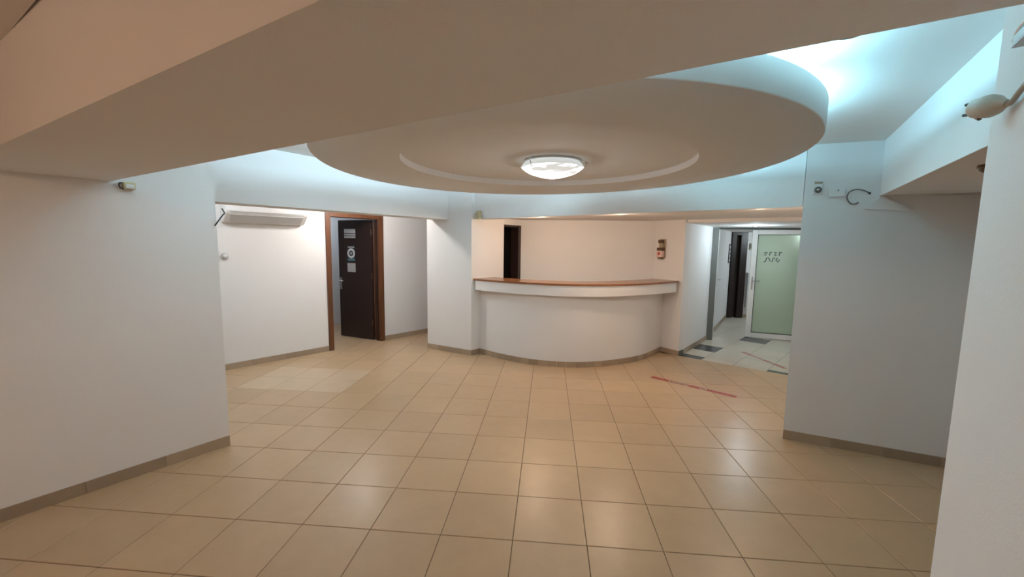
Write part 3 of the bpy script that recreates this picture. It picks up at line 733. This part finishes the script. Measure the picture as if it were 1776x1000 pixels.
# box and switch on the pier by the counter beam
t = thing('siren_box', 'yellowed plastic siren box at the corner of the pier by the counter beam', 'siren', (-0.925, 3.70, 1.925), math.atan2(bd.y, bd.x))
obj('box_body', box_bm(.135, .205, -.055, -.002, .0, .115, bev=.008), 'cream', t)
obj('box_grille', box_bm(.148, .192, -.060, -.055, .02, .095, bev=.003), 'sensor_tan', t)
t = thing('junction_plate', 'tiny grey plate beside the yellowed box on the pier', 'plate', (-0.925, 3.70, 1.94), math.atan2(bd.y, bd.x))
obj('plate_body', box_bm(.078, .114, -.03, -.002, .0, .07, bev=.003), 'plastic_grey', t); obj('plate_mark', box_bm(.086, .106, -.033, -.03, .015, .05, bev=.002), 'cream', t)
# hand sanitiser on the counter end pier
t = thing('soap_dispenser', 'wall dispenser with a pink bottle and a red mark above the counter end', 'dispenser', (1.828, 4.357, 0), math.atan2(PR[1]-CB_R[1], PR[0]-CB_R[0]))
obj('holder_back', box_bm(.0, .11, -.012, -.001, 1.42, 1.70, bev=.003), 'sensor_tan', t)
obj('holder_top', box_bm(.02, .085, -.075, -.012, 1.64, 1.69, bev=.008), 'amber', t)
obj('holder_body', box_bm(.025, .085, -.06, -.012, 1.575, 1.64, bev=.006), 'sensor_tan', t)
obj('holder_clamp', box_bm(.005, .10, -.08, -.012, 1.53, 1.575, bev=.006), 'amber', t)
btl = obj('bottle', box_bm(.0, .095, -.085, -.012, 1.43, 1.53, bev=.014), 'pinkish', t)
obj('heart_mark', box_bm(.033, .066, -.0875, -.085, 1.468, 1.505, bev=.001), 'red', btl)
obj('drip_lip', box_bm(.02, .08, -.07, -.012, 1.41, 1.43, bev=.004), 'amber', t)
# round sign, socket and cable loop on the column
def wpos(s, z): p = V2(W0)+WD*s; return (p.x, p.y, z)
wr = math.atan2(WD.y, WD.x)
t = thing('call_button', 'round grey call button under a narrow plate on the broad column', 'button', wpos(.087, 2.055), wr)
obj('button_plate', box_bm(-.028, .028, -.010, -.001, -.035, .072, bev=.003), 'plastic', t)
o = obj('button_ring', lathe_bm([(0, .018), (.012, .018), (.014, .013), (.022, .013), (.024, .006), (.024, 0), (0, 0)], 24), 'cable_grey', t, True); o.rotation_euler = (math.pi/2, 0, 0); o.location = (0, -.009, 0)
o = obj('button_cap', lathe_bm([(0, .021), (.010, .020), (.011, .013), (0, .013)], 20), 'steel', t, True); o.rotation_euler = (math.pi/2, 0, 0); o.location = (0, -.009, 0)
obj('name_strip', box_bm(-.026, .026, -.013, -.010, .046, .062, bev=.001), 'sensor_tan', t)
t = thing('socket_plate', 'flat white blank plate between the round button and the cable loop', 'plate', wpos(.21, 2.03), wr)
obj('plate_body', box_bm(-.05, .05, -.012, -.001, -.032, .032, bev=.003), 'plastic', t); obj('plate_screw', box_bm(.002, .010, -.0145, -.012, .012, .020, bev=.001), 'black', t)
t = thing('cable_loop', 'thin grey cable curling out of the broad column', 'cable', wpos(.41, 2.017), wr)
obj('wire', tube_bm(smooth_path([(0, -.004, 0), (-.035, -.016, .018), (-.085, -.02, .030), (-.125, -.02, .012), (-.138, -.02, -.03), (-.115, -.018, -.072), (-.085, -.012, -.078), (-.062, -.008, -.066)], 5), .0042, 8), 'cable_grey', t)
o = obj('outlet_hole', lathe_bm([(0, .006), (.007, .006), (.009, .003), (.009, 0), (0, 0)], 16), 'black', t); o.rotation_euler = (math.pi/2, 0, 0); o.location = (0, -.0005, 0)
# dome on the stair soffit, half hidden by the pillar edge
q = V2(ST0)+STD*1.30+sn*.16; zs = 1.995
t = thing('smoke_detector', 'small brown dome under the downstand beam beside the near wall edge', 'detector', (q.x, q.y, zs))
obj('detector_base', lathe_bm([(0, .0), (.036, .0), (.038, -.012), (0, -.012)], 24), 'amber', t); obj('detector_dome', lathe_bm([(.032, -.012), (.030, -.024), (.018, -.034), (0, -.036)], 24), 'amber', t, True)

# ------------------------------------------------------------------ tapes on the floor
def tape(a, b, wd, mat, label, z=.0008):
    d = V2(b)-V2(a)
    o = obj('floor_tape', box_bm(0, d.length, -wd/2, wd/2, 0, .0006), mat); o.location = (a[0], a[1], z); o.rotation_euler = (0, 0, math.atan2(d.y, d.x))
    return tag(o, label, 'tape', 'warning tapes on the floor')
tape((1.458, 2.996), (2.205, 2.41), .072, 'tape', 'red printed distance tape stuck on the beige floor before the counter')
tape((3.166, 4.424), (3.345, 3.585), .06, 'tape_faded', 'pale red tape stuck on the cream hall floor')

# ------------------------------------------------------------------ plug hanging by the near wall
pw = lambda s, n, z: (lambda q: (q.x, q.y, z))(V2(NE)+ND*s+Vector((-.866, .5))*n)
t = thing('power_plug', 'cream round plug with brass pins hanging by its cable on the near wall', 'plug')
ax0 = Vector((.9600, -1.1915, 1.8704)); ax1 = Vector((.9590, -1.2492, 1.8615)); d = (ax1-ax0).normalized()
prof = [(0.0, .0155), (.003, .0175), (.014, .0180), (.020, .0200), (.030, .0205), (.042, .017), (.050, .011), (.060, .0062)]
bm = tube_bm([ax0+d*s for s, r in prof], [r for s, r in prof], 20)
obj('plug_body', bm, 'plug', t, True).data.set_sharp_from_angle(angle=math.radians(40))
side = d.cross(Vector((0, 0, 1))).normalized(); upv = side.cross(d)
for s in (-1, 1): obj('pin', tube_bm([ax0+upv*.0095*s, ax0+upv*.0095*s-d*.020], .0028, 8), 'gasket', t)
obj('earth_clip', tube_bm([ax0+d*.001-upv*.015-side*.006, ax0+d*.012-upv*.0195-side*.003], .004, 6), 'amber', t)
cp = [ax0+d*.056, ax0+d*.066, Vector(pw(.165, .009, 1.871)), Vector(pw(.21, .007, 1.886)), Vector(pw(.30, .0065, 1.915)), Vector(pw(.42, .006, 1.95))]
obj('cable', tube_bm(smooth_path(cp, 5), .0045, 10), 'cable_cream', t, True)
# small bright wall fitting by the frame edge
t = thing('wall_fitting', 'small white fitting with a chrome rim high on the near wall', 'fitting', pw(.118, 0.0, 1.952), math.atan2(ND.y, ND.x))
obj('fitting_body', box_bm(.005, .12, -.016, -.001, .006, .024, bev=.003), 'plastic_grey', t)
obj('chrome_rim', tube_bm(smooth_path([(-.010, -.008, .016), (-.002, -.010, .024), (.03, -.013, .030), (.08, -.013, .032), (.12, -.012, .031)], 4), .004, 8), 'chrome', t)
obj('fitting_edge', box_bm(.008, .12, -.017, -.002, .003, .006), 'plastic_grey', t)
